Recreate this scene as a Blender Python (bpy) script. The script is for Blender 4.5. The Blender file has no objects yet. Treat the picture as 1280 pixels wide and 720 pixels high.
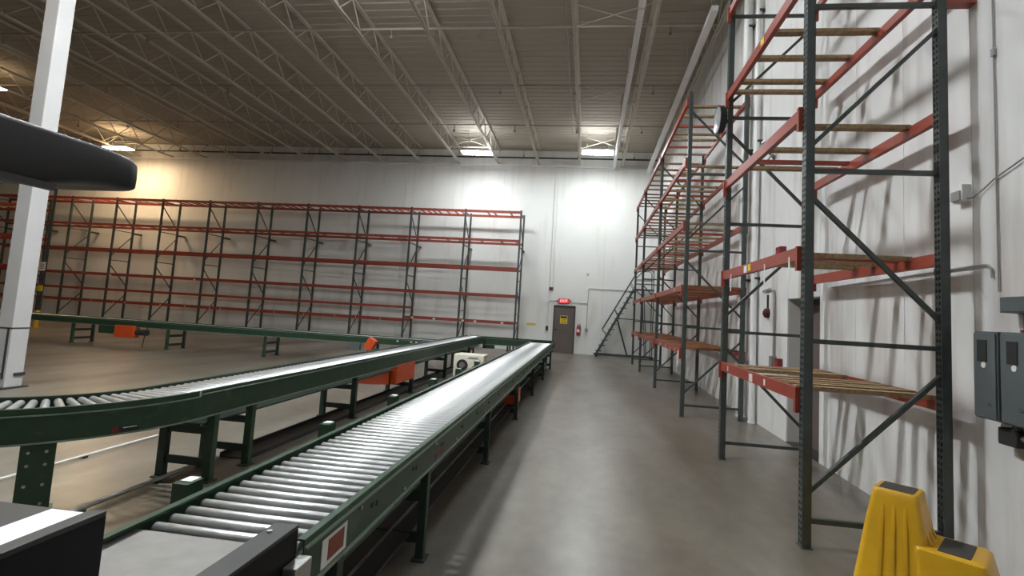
import bpy, math, random
from mathutils import Vector, Matrix
random.seed(7)
scn = bpy.context.scene
col = scn.collection

# ------------------------------------------------------------------ camera
F_PX, YAW, PITCH, ROLL, EYE, PPX, PPY = 627.718, -.1288, .0856, .0591, 1.7493, 14.848, -23.78
cam_d = bpy.data.cameras.new('camera'); cam = bpy.data.objects.new('camera', cam_d); col.objects.link(cam)
cam_d.sensor_fit = 'HORIZONTAL'; cam_d.sensor_width = 36.0; cam_d.lens = F_PX / 1280 * 36.0
cam_d.shift_x = -PPX / 1280; cam_d.shift_y = PPY / 1280
cam_d.clip_start = .05; cam_d.clip_end = 200
_fw = Vector((math.sin(YAW) * math.cos(PITCH), math.cos(YAW) * math.cos(PITCH), math.sin(PITCH)))
_r0 = Vector((math.cos(YAW), -math.sin(YAW), 0)); _u0 = _r0.cross(_fw)
_r = math.cos(ROLL) * _r0 + math.sin(ROLL) * _u0; _u = -math.sin(ROLL) * _r0 + math.cos(ROLL) * _u0
cam.matrix_world = Matrix(((_r.x, _u.x, -_fw.x, 0), (_r.y, _u.y, -_fw.y, 0), (_r.z, _u.z, -_fw.z, EYE), (0, 0, 0, 1)))
scn.camera = cam

# ------------------------------------------------------------------ world, exposure
w = bpy.data.worlds.new('world'); scn.world = w; w.use_nodes = True
w.node_tree.nodes['Background'].inputs[0].default_value = (.5, .5, .5, 1)
w.node_tree.nodes['Background'].inputs[1].default_value = .02
vs = scn.view_settings
vs.view_transform = 'Standard'; vs.look = 'None'; vs.gamma = 1; vs.use_curve_mapping = False
vs.exposure = 0.02
try:
    scn.cycles.use_denoising = True
    scn.cycles.max_bounces = 8; scn.cycles.diffuse_bounces = 5
    scn.cycles.sample_clamp_indirect = 8
except Exception: pass

COOL = (.93, .98, 1.0); WARM = (1.0, .72, .42)
# lamp heads: x, y, z, colour, strength, label   (built further down as real fixtures)
LAMPS = [
    (-5.03, 20.75, 8.47, COOL, 125, 'lit high-bay lamp over the white wall, above the rack end'),
    (.137, 20.75, 8.57, COOL, 125, 'lit high-bay lamp near the wall, above the brown exit door'),
    (-23.1, 21.3, 8.55, WARM, 130, 'lit warm high-bay lamp in the far corner by the tan wall'),
    (-22.2, 15.1, 8.75, WARM, 60, 'lit warm high-bay lamp beside the white column'),
    (-5.17, 9.7, 8.95, COOL, 170, 'high-bay lamp over the middle of the conveyors'),
    (-5.17, 4.5, 8.95, COOL, 455, 'high-bay lamp over the curved conveyor'),
    (.14, 9.6, 8.85, COOL, 60, 'high-bay lamp over the open aisle'),
    (.14, 1.6, 8.95, COOL, 35, 'high-bay lamp over the near end of the aisle'),
    (-5.17, -4.0, 8.95, COOL, 70, 'high-bay lamp behind the packing end'),
    (-13.5, 4.5, 8.95, WARM, 30, 'warm high-bay lamp over the hall beyond the column'),
]

# ------------------------------------------------------------------ materials
MATS = {}
def mat(name, colr, rough=.6, metal=0., var=.0, vscale=6., bump=0., bscale=40., spec=.5, dark=None, dscale=(1, 1, 1), dlo=.45, dhi=.75, emit=None, coat=0.):
    m = bpy.data.materials.new(name); m.use_nodes = True; nt = m.node_tree; b = nt.nodes['Principled BSDF']
    b.inputs['Base Color'].default_value = (*colr, 1); b.inputs['Roughness'].default_value = rough
    b.inputs['Metallic'].default_value = metal; b.inputs['Specular IOR Level'].default_value = spec
    if coat: b.inputs['Coat Weight'].default_value = coat
    tc = nt.nodes.new('ShaderNodeTexCoord'); last = None
    def noise(scale, det=6, sc3=(1, 1, 1)):
        mp = nt.nodes.new('ShaderNodeMapping'); mp.inputs['Scale'].default_value = sc3
        nt.links.new(tc.outputs['Object'], mp.inputs[0])
        n = nt.nodes.new('ShaderNodeTexNoise'); n.inputs['Scale'].default_value = scale; n.inputs['Detail'].default_value = det
        nt.links.new(mp.outputs[0], n.inputs[0]); return n
    if var:
        n = noise(vscale); r = nt.nodes.new('ShaderNodeValToRGB')
        r.color_ramp.elements[0].position = .3; r.color_ramp.elements[1].position = .7
        r.color_ramp.elements[0].color = (*[max(0, c * (1 - var)) for c in colr], 1)
        r.color_ramp.elements[1].color = (*[min(1, c * (1 + var)) for c in colr], 1)
        nt.links.new(n.outputs[0], r.inputs[0]); last = r.outputs[0]
    if dark:
        n = noise(1., 8, dscale); r = nt.nodes.new('ShaderNodeValToRGB')
        r.color_ramp.elements[0].position = dlo; r.color_ramp.elements[1].position = dhi
        r.color_ramp.elements[0].color = (0, 0, 0, 1); r.color_ramp.elements[1].color = (1, 1, 1, 1)
        nt.links.new(n.outputs[0], r.inputs[0])
        mx = nt.nodes.new('ShaderNodeMix'); mx.data_type = 'RGBA'
        nt.links.new(r.outputs[0], mx.inputs[0])
        if last: nt.links.new(last, mx.inputs[6])
        else: mx.inputs[6].default_value = (*colr, 1)
        mx.inputs[7].default_value = (*dark, 1); last = mx.outputs[2]
    if last: nt.links.new(last, b.inputs['Base Color'])
    if bump:
        n = noise(bscale, 4); bp = nt.nodes.new('ShaderNodeBump'); bp.inputs['Strength'].default_value = bump; bp.inputs['Distance'].default_value = .01
        nt.links.new(n.outputs[0], bp.inputs['Height']); nt.links.new(bp.outputs[0], b.inputs['Normal'])
    if emit:
        b.inputs['Emission Color'].default_value = (*emit[0], 1); b.inputs['Emission Strength'].default_value = emit[1]
    MATS[name] = m; return m

def floor_mat():
    m = bpy.data.materials.new('sealed_concrete'); m.use_nodes = True; nt = m.node_tree; b = nt.nodes['Principled BSDF']
    L = nt.links.new; N = nt.nodes.new
    tc = N('ShaderNodeTexCoord')
    def noise(scale, sc3, det=7, rough=.55):
        mp = N('ShaderNodeMapping'); mp.inputs['Scale'].default_value = sc3; L(tc.outputs['Object'], mp.inputs[0])
        n = N('ShaderNodeTexNoise'); n.inputs['Scale'].default_value = scale; n.inputs['Detail'].default_value = det; n.inputs['Roughness'].default_value = rough
        L(mp.outputs[0], n.inputs[0]); return n.outputs[0]
    def ramp(src, a, c1, bb, c2):
        r = N('ShaderNodeValToRGB'); r.color_ramp.interpolation = 'EASE'; r.color_ramp.elements[0].position = a; r.color_ramp.elements[1].position = bb
        r.color_ramp.elements[0].color = (*c1, 1); r.color_ramp.elements[1].color = (*c2, 1); L(src, r.inputs[0]); return r.outputs[0]
    def mul(a, c, f=1.):
        x = N('ShaderNodeMix'); x.data_type = 'RGBA'; x.blend_type = 'MULTIPLY'; x.inputs[0].default_value = f; L(a, x.inputs[6]); L(c, x.inputs[7]); return x.outputs[2]
    base = ramp(noise(.8, (1, .3, 1), 2), .15, (.118, .104, .085), .85, (.222, .210, .186))
    fine = ramp(noise(8, (1, .6, 1), 2, .5), .05, (.80, .79, .775), .95, (1.18, 1.18, 1.17))
    wear = ramp(noise(.6, (1.7, .16, 1), 2), .2, (.60, .52, .43), .75, (1.12, 1.12, 1.12))
    spots = ramp(noise(2.4, (1, .5, 1), 1, .5), .1, (.74, .72, .69), .9, (1.15, 1.15, 1.15))
    L(mul(mul(mul(base, fine), wear), spots, .7), b.inputs['Base Color'])
    rr = N('ShaderNodeMapRange'); rr.interpolation_type = 'SMOOTHSTEP'; L(noise(1.3, (1, .5, 1), 2), rr.inputs[0]); rr.inputs[1].default_value = .1; rr.inputs[2].default_value = .9
    rr.inputs[3].default_value = .27; rr.inputs[4].default_value = .36; L(rr.outputs[0], b.inputs['Roughness'])
    b.inputs['Specular IOR Level'].default_value = .62
    return m
M_FLOOR = floor_mat()
M_WALLR = mat('white_wall_paint', (.74, .73, .72), .6, var=.05, vscale=1.2, dark=(.40, .335, .30), dscale=(2.5, 2.5, .35), dlo=.52, dhi=.84)
M_WALLB = mat('back_wall_paint', (.77, .77, .745), .65, var=.03, vscale=.7, dark=(.62, .59, .53), dscale=(1.6, 1.6, .3), dlo=.55, dhi=.85)
M_JOINT = mat('panel_joint', (.58, .56, .53), .9)
M_DECK = mat('roof_deck_paint', (.42, .38, .315), .75, var=.05, vscale=.5)
M_JOIST = mat('joist_paint', (.56, .525, .445), .55, var=.06, vscale=3)
M_PIPE = mat('sprinkler_pipe_paint', (.34, .31, .27), .5)
M_WHITE = mat('white_enamel', (.78, .78, .77), .45, var=.04, vscale=3)
M_COLUMN = mat('column_paint', (.50, .49, .485), .5, var=.05, vscale=2)
M_POST = mat('rack_green_grey_paint', (.050, .063, .060), .42, var=.18, vscale=9)
M_BEAM = mat('rack_orange_paint', (.29, .050, .030), .45, var=.14, vscale=5, dark=(.20, .05, .035), dscale=(5, 5, 5), dlo=.6, dhi=.75)
M_WOOD = mat('raw_timber', (.34, .23, .125), .75, var=.2, vscale=7, dark=(.20, .125, .06), dscale=(2, 24, 24), dlo=.5, dhi=.7)
M_WOODR = mat('reddish_timber', (.27, .105, .048), .7, var=.18, vscale=7, dark=(.22, .09, .04), dscale=(2, 24, 24), dlo=.5, dhi=.7)
M_LABEL = mat('label_white', (.75, .74, .72), .7)
M_GREEN = mat('conveyor_green_paint', (.023, .056, .030), .42, var=.15, vscale=8, dark=(.05, .09, .06), dscale=(4, 4, 9), dlo=.62, dhi=.72)
M_GREENL = mat('conveyor_green_edge', (.20, .26, .20), .4, var=.2, vscale=12)
M_DKGREEN = mat('stand_dark_green_and_shade', (.015, .032, .023), .5, var=.2, vscale=8)  # dark green paint; on far-side legs and crossbars it carries the shade
M_ROLLER = mat('galvanised_roller', (.50, .51, .51), .40, .78, var=.1, vscale=14, dark=(.42, .40, .38), dscale=(30, 6, 6), dlo=.60, dhi=.80)
M_STEEL = mat('bare_steel', (.55, .55, .54), .38, 1., var=.12, vscale=7)
M_DULL = mat('dull_steel_plate', (.25, .235, .225), .5, .25, var=.12, vscale=9, dark=(.25, .23, .22), dscale=(4, 18, 4), dlo=.62, dhi=.8)
M_BLACK = mat('black_satin', (.006, .006, .0065), .55, var=.2, vscale=6, spec=.25)
M_CHAR = mat('charcoal_powder_coat', (.036, .035, .035), .5, var=.12, vscale=10)
M_CHARG = mat('charcoal_moulding', (.010, .0105, .012), .45, var=.15, vscale=3)
M_ORANGE = mat('safety_orange_paint', (.66, .085, .018), .42, var=.1, vscale=7)
M_YELLOW = mat('yellow_plastic', (.62, .345, .012), .40, var=.05, vscale=9, bump=.05, bscale=60)
M_PAD = mat('grey_grip_pad', (.055, .050, .048), .9, bump=.4, bscale=220)
M_EGREY = mat('electrical_grey', (.105, .120, .125), .45, var=.08, vscale=7)
M_DOOR = mat('door_taupe', (.125, .098, .090), .5, var=.06, vscale=4)
M_DKFRAME = mat('door_frame_dark', (.05, .042, .04), .5)
M_YSIGN = mat('sign_yellow', (.72, .52, .03), .6)
M_INK = mat('print_black', (.02, .02, .02), .7)
M_RED = mat('red_enamel', (.42, .018, .022), .4)
M_DKRED = mat('dark_red_enamel', (.16, .016, .018), .45)
M_EXIT = mat('exit_red_lens', (.7, .03, .04), .4, emit=((1, .03, .06), .45))
M_EXITT = mat('exit_letter', (.9, .5, .5), .5, emit=((1, .45, .42), 1.3))
M_CREAM = mat('cream_enamel', (.72, .68, .56), .42, var=.04, vscale=6)
M_PAPER = mat('white_paper', (.82, .82, .83), .8)
M_MIRROR = mat('mirror_glass', (.80, .82, .82), .12, .85)
M_CONDUIT = mat('galvanised_conduit', (.36, .36, .35), .42, .6)
M_LENS = {}
for nm, c in (('cool', COOL), ('warm', WARM)): pass

# ------------------------------------------------------------------ mesh builder
class MB:
    def __init__(s): s.v = []; s.f = []
    def box(s, c, d, R=None):
        hx, hy, hz = d[0] / 2, d[1] / 2, d[2] / 2; o = len(s.v); c = Vector(c)
        for x, y, z in ((-hx, -hy, -hz), (hx, -hy, -hz), (hx, hy, -hz), (-hx, hy, -hz), (-hx, -hy, hz), (hx, -hy, hz), (hx, hy, hz), (-hx, hy, hz)):
            p = Vector((x, y, z)); s.v.append(c + (R @ p if R else p))
        s.f += [tuple(o + i for i in q) for q in ((3, 2, 1, 0), (4, 5, 6, 7), (0, 1, 5, 4), (1, 2, 6, 5), (2, 3, 7, 6), (3, 0, 4, 7))]
        return s
    def bb(s, a, b): return s.box([(a[i] + b[i]) / 2 for i in range(3)], [abs(b[i] - a[i]) for i in range(3)])
    def bar(s, a, b, wd, ht, up=(0, 0, 1)):
        a = Vector(a); b = Vector(b); d = (b - a); L = d.length; d.normalize(); u = Vector(up)
        if abs(d.dot(u)) > .98: u = Vector((0, 1, 0))
        x = d.cross(u).normalized(); z = x.cross(d)
        R = Matrix((x, d, z)).transposed(); return s.box((a + b) / 2, (wd, L, ht), R)
    def tube(s, pts, r, n=8, caps=True, radii=None):
        pts = [Vector(p) for p in pts]; o = len(s.v); prev = None
        for i, p in enumerate(pts):
            t = (pts[min(i + 1, len(pts) - 1)] - pts[max(i - 1, 0)]).normalized()
            if prev is None:
                u = Vector((0, 0, 1)) if abs(t.z) < .9 else Vector((1, 0, 0)); x = t.cross(u).normalized()
            else: x = (prev - t * prev.dot(t)).normalized()
            prev = x; y = t.cross(x); rr = radii[i] if radii else r
            for k in range(n):
                a = 2 * math.pi * k / n; s.v.append(p + x * (rr * math.cos(a)) + y * (rr * math.sin(a)))
        for i in range(len(pts) - 1):
            for k in range(n):
                k2 = (k + 1) % n; s.f.append((o + i * n + k, o + i * n + k2, o + (i + 1) * n + k2, o + (i + 1) * n + k))
        if caps:
            s.f.append(tuple(o + k for k in reversed(range(n)))); s.f.append(tuple(o + (len(pts) - 1) * n + k for k in range(n)))
        return s
    def sweep(s, rings, closed=True):
        """rings: list of equal-length lists of points, skinned, ends capped"""
        o = len(s.v); n = len(rings[0])
        for r in rings: s.v += [Vector(p) for p in r]
        for i in range(len(rings) - 1):
            for k in range(n):
                k2 = (k + 1) % n; s.f.append((o + i * n + k, o + i * n + k2, o + (i + 1) * n + k2, o + (i + 1) * n + k))
        s.f.append(tuple(o + k for k in reversed(range(n)))); s.f.append(tuple(o + (len(rings) - 1) * n + k for k in range(n)))
        return s
    def mesh(s, name, m, smooth=False, bevel=0):
        me = bpy.data.meshes.new(name); me.from_pydata([tuple(p) for p in s.v], [], s.f)
        import bmesh
        bm = bmesh.new(); bm.from_mesh(me); bmesh.ops.recalc_face_normals(bm, faces=bm.faces)
        if bevel: bmesh.ops.bevel(bm, geom=list(bm.edges), offset=bevel, segments=2, affect='EDGES', profile=.6)
        bm.to_mesh(me); bm.free()
        if smooth:
            for p in me.polygons: p.use_smooth = True
            try: me.set_sharp_from_angle(angle=math.radians(40))
            except Exception: pass
        me.materials.append(m); return me
    def build(s, name, m, parent=None, loc=(0, 0, 0), rot=(0, 0, 0), smooth=False, bevel=0, **k):
        return put(name, s.mesh(name, m, smooth, bevel), parent, loc, rot, **k)

def put(name, me, parent=None, loc=(0, 0, 0), rot=(0, 0, 0), label=None, cat=None, group=None, kind=None):
    o = bpy.data.objects.new(name, me); col.objects.link(o); o.parent = parent; o.location = loc; o.rotation_euler = rot
    if label: o['label'] = label
    if cat: o['category'] = cat
    if group: o['group'] = group
    if kind: o['kind'] = kind
    return o
def thing(name, label, cat, loc=(0, 0, 0), rz=0, group=None): return put(name, None, None, loc, (0, 0, rz), label, cat, group)
def cyl(r, h, n=16):
    return MB().tube([(0, 0, 0), (0, 0, h)], r, n)
def arc(c, r, a0, a1, n, axis='xz'):
    out = []
    for i in range(n + 1):
        a = a0 + (a1 - a0) * i / n
        p = [c[0], c[1], c[2]]; p['xyz'.index(axis[0])] += r * math.cos(a); p['xyz'.index(axis[1])] += r * math.sin(a); out.append(tuple(p))
    return out

# ------------------------------------------------------------------ setting: floor, walls, ceiling
XL, XR, YN, YB = -36.0, 3.13, -14.0, 23.23
def zdeck(y): return 9.46 + .018 * (YB - y)
put('floor', MB().bb((XL, YN, -.2), (XR + .4, YB + .2, 0)).mesh('floor', M_FLOOR), kind='structure')

wb = MB().bb((XL - .2, YB + .012, -.1), (XR + .4, YB + .25, 10.6)).build('wall_back', M_JOINT, kind='structure')
PW = 2.44; x = XR; pm = None
while x > XL:
    x0 = max(x - PW, XL)
    m_ = MB().bb((0, 0, 0), (x - x0 - .012, .024, 9.5))
    if pm is None: pm = m_.mesh('wall_panel', M_WALLB)
    put('wall_panel', pm, wb, (x0 + .006, YB - .012, 0))
    x -= PW
MB().bb((XL, YB - .11, 8.63), (XR, YB - .0125, 8.70)).build('ledge', M_WHITE, wb)
MB().bb((XL, YB - .06, 9.05), (XR, YB - .0125, 9.11)).build('ledger_angle', M_CHAR, wb)

wr = MB().bb((XR + .024, YN, -.1), (XR + .3, 7.27, 10.6)).bb((XR + .024, 8.37, -.1), (XR + .3, YB + .2, 10.6)).bb((XR + .024, 7.27, 2.2), (XR + .3, 8.37, 10.6)).build('wall_side', M_JOINT, kind='structure')
wr.name = 'wall_right'
pmr = {}
def wpanel(y0, y1, z0=0.):
    k = (round(y1 - y0, 3), z0)
    if k not in pmr: pmr[k] = MB().bb((0, .003, z0), (.03, y1 - y0 - .003, 9.95)).mesh('wall_panel', M_WALLR)
    put('wall_panel', pmr[k], wr, (XR, y0, 0))
y = YB
edges = []
while y > 8.38 + .4: edges.append((max(y - .915, 8.37), y)); y -= .915
edges[-1] = (8.37, edges[-1][1])
y = 7.27
while y > YN: edges.append((max(y - .915, YN), y)); y -= .915
for a, b in edges: wpanel(a, b)
wpanel(7.27, 8.37, 2.2)
MB().bb((XL - .25, YN, -.1), (XL, YB, 10.6)).build('wall_left', M_WALLB, kind='structure')
MB().bb((XL, YN - .25, -.1), (XR + .3, YN, 10.6)).build('wall_front', M_WALLB, kind='structure')

# ribbed roof deck
dk = MB(); ys = []; yy_ = YN - .2
prof = []
while yy_ < YB + .1:
    for dy, dz in ((0, 0), (.10, 0), (.12, .014), (.285, .014)): prof.append((yy_ + dy, dz))
    yy_ += .305
for py, dz in prof:
    for px in (XL - .2, XR + .3): dk.v.append(Vector((px, py, zdeck(py) + dz)))
for i in range(len(prof) - 1): dk.f.append((2 * i, 2 * i + 1, 2 * i + 3, 2 * i + 2))
ceil = dk.build('ceiling', M_DECK, kind='structure')
MB().bb((XL - .3, YN - .3, 10.7), (XR + .4, YB + .3, 10.8)).build('roof_cover', M_DECK, ceil)

# open web joists run towards the far wall
JX = [2.86, 1.31] + [-.64 - 1.93 * k for k in range(18)]
JD = .70; y0, y1 = -1.0, YB - .02
def zt(y): return zdeck(y) - .02
jm_top = MB(); jm_bot = MB(); jm_web = MB()
for sx in (-.03, .03):
    jm_top.bar((sx, y0, zt(y0) - .03), (sx, y1, zt(y1) - .03), .05, .05)
    jm_bot.bar((sx, y0, zt(y0) - JD), (sx, y1 - .55, zt(y1) - JD), .045, .05)
jm_bot.bar((0, y1 - .55, zt(y1) - JD), (0, y1, zt(y1) - JD + .03), .09, .05)
n = int((y1 - y0) / 1.22); st = (y1 - y0) / n
for i in range(n):
    a = y0 + i * st; b = a + st / 2; c = a + st
    jm_web.bar((0, a, zt(a) - .04), (0, b, zt(b) - JD), .026, .026); jm_web.bar((0, b, zt(b) - JD), (0, c, zt(c) - .04), .026, .026)
me_t, me_b, me_w = jm_top.mesh('joist', M_JOIST), jm_bot.mesh('bottom_chord', M_JOIST), jm_web.mesh('web', M_JOIST)
for jx in JX:
    j = put('joist', me_t, ceil, (jx, 0, 0)); put('bottom_chord', me_b, j); put('web', me_w, j)
# bridging between joists
def bridging(xa, xb, y, cross=True):
    m = MB(); zb = zt(y) - JD; z_t = zt(y) - .05
    m.bar((xa, y, zb + .03), (xb, y, zb + .03), .03, .03)
    if cross: m.bar((xa, y, zb + .03), (xb, y + .02, z_t), .022, .022); m.bar((xb, y, zb + .03), (xa, y + .04, z_t), .022, .022)
    m.build('bridging', M_JOIST, ceil)
for y in (12.1, 16.4, 21.0): bridging(-.64, 1.31, y)
for k in range(0, 16):
    xa = -.64 - 1.93 * k
    bridging(xa - 1.93, xa, 12.1, False)
    if k in (2, 11): bridging(xa - 1.93, xa, 21.0)
bridging(1.31, 2.86, 12.1, False)

# sprinkler branch lines
for i, (y, nm) in enumerate(((12.4, 'the nearest one in view'), (15.7, 'second in view from the near end'), (19.0, 'second from the white wall'), (21.9, 'closest to the white wall'))):
    z = zt(y) - .45
    t = thing('sprinkler_line', 'thin brown sprinkler pipe crossing below the roof, ' + nm, 'pipe', (0, y, z), 0, 'sprinkler branch lines under the roof')
    MB().tube([(XL + 1, 0, 0), (2.6, 0, 0)], .022, 6).build('pipe', M_PIPE, t, smooth=True)
    hx = 1.75; hm = None
    while hx > -27:
        if hm is None: hm = MB().tube([(0, 0, 0), (0, 0, -.22)], .016, 6).tube([(0, 0, -.22), (0, 0, -.30)], .045, 8).mesh('sprinkler_head', M_PIPE)
        put('sprinkler_head', hm, t, (hx, 0, 0)); hx -= 2.45
# main along the aisle roof
t = thing('drain_pipe', 'white round pipe running under the roof beside the joist towards the wall', 'pipe', (.93, 0, 0))
MB().tube([(0, 8.5, zt(8.5) - .72), (0, YB - .1, zt(YB) - .80)], .075, 14).build('pipe', M_WHITE, t, smooth=True)
hg = MB().bb((-.09, -.02, -.05), (.09, .02, .72)).mesh('hanger', M_JOIST)
for y in (11.2, 14.2, 17.2, 20.2): put('hanger', hg, t, (0, y, zt(y) - .76))
t = thing('cable_trunking', 'pale grey square trunking hung under the roof along the rack wall', 'trunking', (2.47, 0, 0))
MB().bar((0, 10.85, 8.62), (0, 22.9, 8.42), .15, .12).build('channel', M_WHITE, t)
hg = MB().tube([(0, 0, 0), (0, 0, .95)], .008, 5).mesh('hanger_rod', M_JOIST)
for y in (11.2, 14.0, 17.0, 20.0, 22.6): put('hanger_rod', hg, t, (0, y, 8.66 - (y - 10.85) * .0166))
t = thing('fire_main_pipe', 'thin brown pipe running lengthwise under the roof between two joists', 'pipe', (-.9, 0, 0))
MB().tube([(0, 9, zt(9) - .2), (0, 20.4, zt(20.4) - .2)], .03, 8).build('pipe', M_PIPE, t, smooth=True)
mm = MB().tube([(0, 0, 0), (0, 0, .2)], .012, 5).mesh('hanger_rod', M_PIPE)
for y in (11.6, 14.7, 17.8): put('hanger_rod', mm, t, (0, y, zt(y) - .2))

# ------------------------------------------------------------------ lamps
def lens_mat(c, s):
    m = bpy.data.materials.new('lamp_lens'); m.use_nodes = True; nt = m.node_tree; nt.nodes.clear()
    e = nt.nodes.new('ShaderNodeEmission'); e.inputs[0].default_value = (*c, 1); e.inputs[1].default_value = s
    o = nt.nodes.new('ShaderNodeOutputMaterial'); nt.links.new(e.outputs[0], o.inputs[0]); return m
for lx, ly, lz, lc, ls, lab in LAMPS:
    t = thing('high_bay_lamp', lab, 'lamp', (lx, ly, lz), 0, 'high-bay lamps under the roof')
    MB().sweep([[(-.66, -.26, .02), (.66, -.26, .02), (.66, .26, .02), (-.66, .26, .02)], [(-.60, -.18, .10), (.60, -.18, .10), (.60, .18, .10), (-.60, .18, .10)]]).build('housing', M_WHITE, t)
    MB().bb((-.64, -.24, 0), (.64, .24, .018)).build('diffuser', lens_mat(lc, ls), t)
    MB().bb((-.5, -.03, .101), (.5, .03, .112)).build('uplight_strip', lens_mat(lc, ls * .9), t)
    hh = zdeck(ly) - lz
    for sx in (-.45, .45): MB().tube([(sx, .09, .10), (sx, .09, hh)], .006, 5).build('hanger_wire', M_PIPE, t)

# ------------------------------------------------------------------ pallet racks
D = 1.041; HZ = [.21, 1.65, 3.10, 4.58, 6.05]
def post_mesh(h, holes):
    m = MB(); wx, wy, th = .078, .07, .006
    m.bb((-wx / 2, -wy / 2, 0), (-wx / 2 + th, wy / 2, h)).bb((wx / 2 - th, -wy / 2, 0), (wx / 2, wy / 2, h))
    m.bb((-wx / 2, wy / 2 - th, 0), (-wx / 4, wy / 2, h)).bb((wx / 4, wy / 2 - th, 0), (wx / 2, wy / 2, h))
    if holes:
        for a, b in ((-wx / 2 + th, -.027), (-.009, .009), (.027, wx / 2 - th)): m.bb((a, -wy / 2, 0), (b, -wy / 2 + th, h))
        z = .0
        while z < h - .03:
            for a, b in ((-.027, -.009), (.009, .027)): m.bb((a, -wy / 2, z), (b, -wy / 2 + th, z + .024))
            z += .0508
    else: m.bb((-wx / 2 + th, -wy / 2, 0), (wx / 2 - th, -wy / 2 + th, h))
    return m.mesh('post', M_POST)
FOOT = MB().bb((-.052, -.045, 0), (.052, .045, .008)).mesh('foot_plate', M_POST)
BRH = MB().bb((-.019, .0, -.019), (.019, D, .019)).mesh('horizontal_brace', M_POST)
def diag(z0, z1, up):
    a, b = (0, .02, z0 + .22), (0, D - .02, z1 - .22)
    if not up: a, b = (0, .02, z1 - .22), (0, D - .02, z0 + .22)
    return MB().bar(a, b, .034, .036, (1, 0, 0)).mesh('diagonal_brace', M_POST)
DIAG = [diag(HZ[i], HZ[i + 1], i % 2 == 0) for i in range(4)]; DIAGM = [diag(HZ[i], HZ[i + 1], i % 2 == 1) for i in range(4)]
TIE = MB().bb((-.05, D + .03, -.05), (.05, D + .26, .05)).mesh('wall_tie', M_BEAM)
def frame(t, s, pm, nz=5, tie=None, flip=False, top=True):
    for y in (0, D):
        p = put('post', pm, t, (s, y, 0)); put('foot_plate', FOOT, p)
    for z in (HZ[:nz] if top else HZ[:nz - 1]): put('horizontal_brace', BRH, t, (s, 0, z))
    for d in (DIAGM if flip else DIAG)[:nz - 1]: put('diagonal_brace', d, t, (s, 0, 0))
    if tie: put('wall_tie', TIE, t, (s, 0, tie))
BEAMS = {}
PLATE = MB().bb((-.02, -.042, -.15), (.02, .0, .06)).mesh('end_plate', M_BEAM)
def beam(t, s0, s1, z, yside, plates=True, h=.11):
    L = round(s1 - s0 - .08, 3); k = (L, yside, h)
    if k not in BEAMS:
        m = MB()
        if yside == 0: m.bb((-L / 2, -.055, -h / 2), (L / 2, -.005, h / 2 - .03)).bb((-L / 2, -.055, h / 2 - .03), (L / 2, -.022, h / 2))
        else: m.bb((-L / 2, .005, -h / 2), (L / 2, .055, h / 2 - .03)).bb((-L / 2, .022, h / 2 - .03), (L / 2, .055, h / 2))
        BEAMS[k] = m.mesh('beam', M_BEAM)
    b = put('beam', BEAMS[k], t, ((s0 + s1) / 2, yside * D, z))
    if plates:
        for sg in (-1, 1):
            put('end_plate', PLATE, b, (sg * (L / 2 - .01), -.03 if yside == 0 else .072, 0))
    return b
SLAT = {}
def slat(t, s, z, kind='w', rz=0., dz=0.):
    if kind not in SLAT:
        if kind == 'r': SLAT[kind] = MB().bb((-.025, -.035, -.022), (.025, D + .035, .022)).mesh('crossbar', M_BEAM)
        else: SLAT[kind] = MB().bb((-.045, -.02, -.019), (.045, D + .02, .019)).mesh('board', M_WOOD if kind == 'w' else M_WOODR)
    put('crossbar' if kind == 'r' else 'board', SLAT[kind], t, (s, 0, z + .045 + dz), (0, 0, rz))
PM_H = post_mesh(6.32, True); PM_F = post_mesh(6.22, True); PM_S = post_mesh(6.20, False)
LV = [1.20, 2.39, 3.62, 4.86, 6.09]
XF = 1.829; Y1, Y2, Y3, Y4, Y5, Y6 = 4.487, 7.010, 9.792, 13.525, 17.287, 19.94

# single near bay (local x runs towards the camera)
nr = thing('pallet_rack', 'tall single-bay pallet rack by the switch boxes, dark green posts and red beams', 'pallet rack', (XF, Y2, 0), -math.pi / 2)
L1 = Y2 - Y1
frame(nr, 0, PM_H, 5, flip=True); frame(nr, L1, PM_H, 5, tie=4.62)
for i, z in enumerate(LV):
    for s in (0, 1): beam(nr, 0, L1, z, s)
for yw in (5.45, 6.0, 6.6, 6.9): slat(nr, Y2 - yw, LV[3])
for yw in (4.95, 5.62): slat(nr, Y2 - yw, LV[2])
slat(nr, Y2 - 6.05, LV[2], 'r'); slat(nr, Y2 - 6.3, LV[2])
slat(nr, Y2 - 4.95, LV[1]); slat(nr, Y2 - 5.12, LV[1], 'r'); slat(nr, Y2 - 5.5, LV[1]); slat(nr, Y2 - 5.85, LV[1])
for yw, rz in ((4.68, -.03), (4.86, .05), (5.02, .02), (5.2, .06), (5.42, .03), (6.05, .04), (6.18, .0), (6.42, .02), (6.55, .05)): slat(nr, Y2 - yw, LV[0], 'w', rz)
for yw in (5.1, 5.7, 6.3): slat(nr, Y2 - yw, LV[4])
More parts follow.
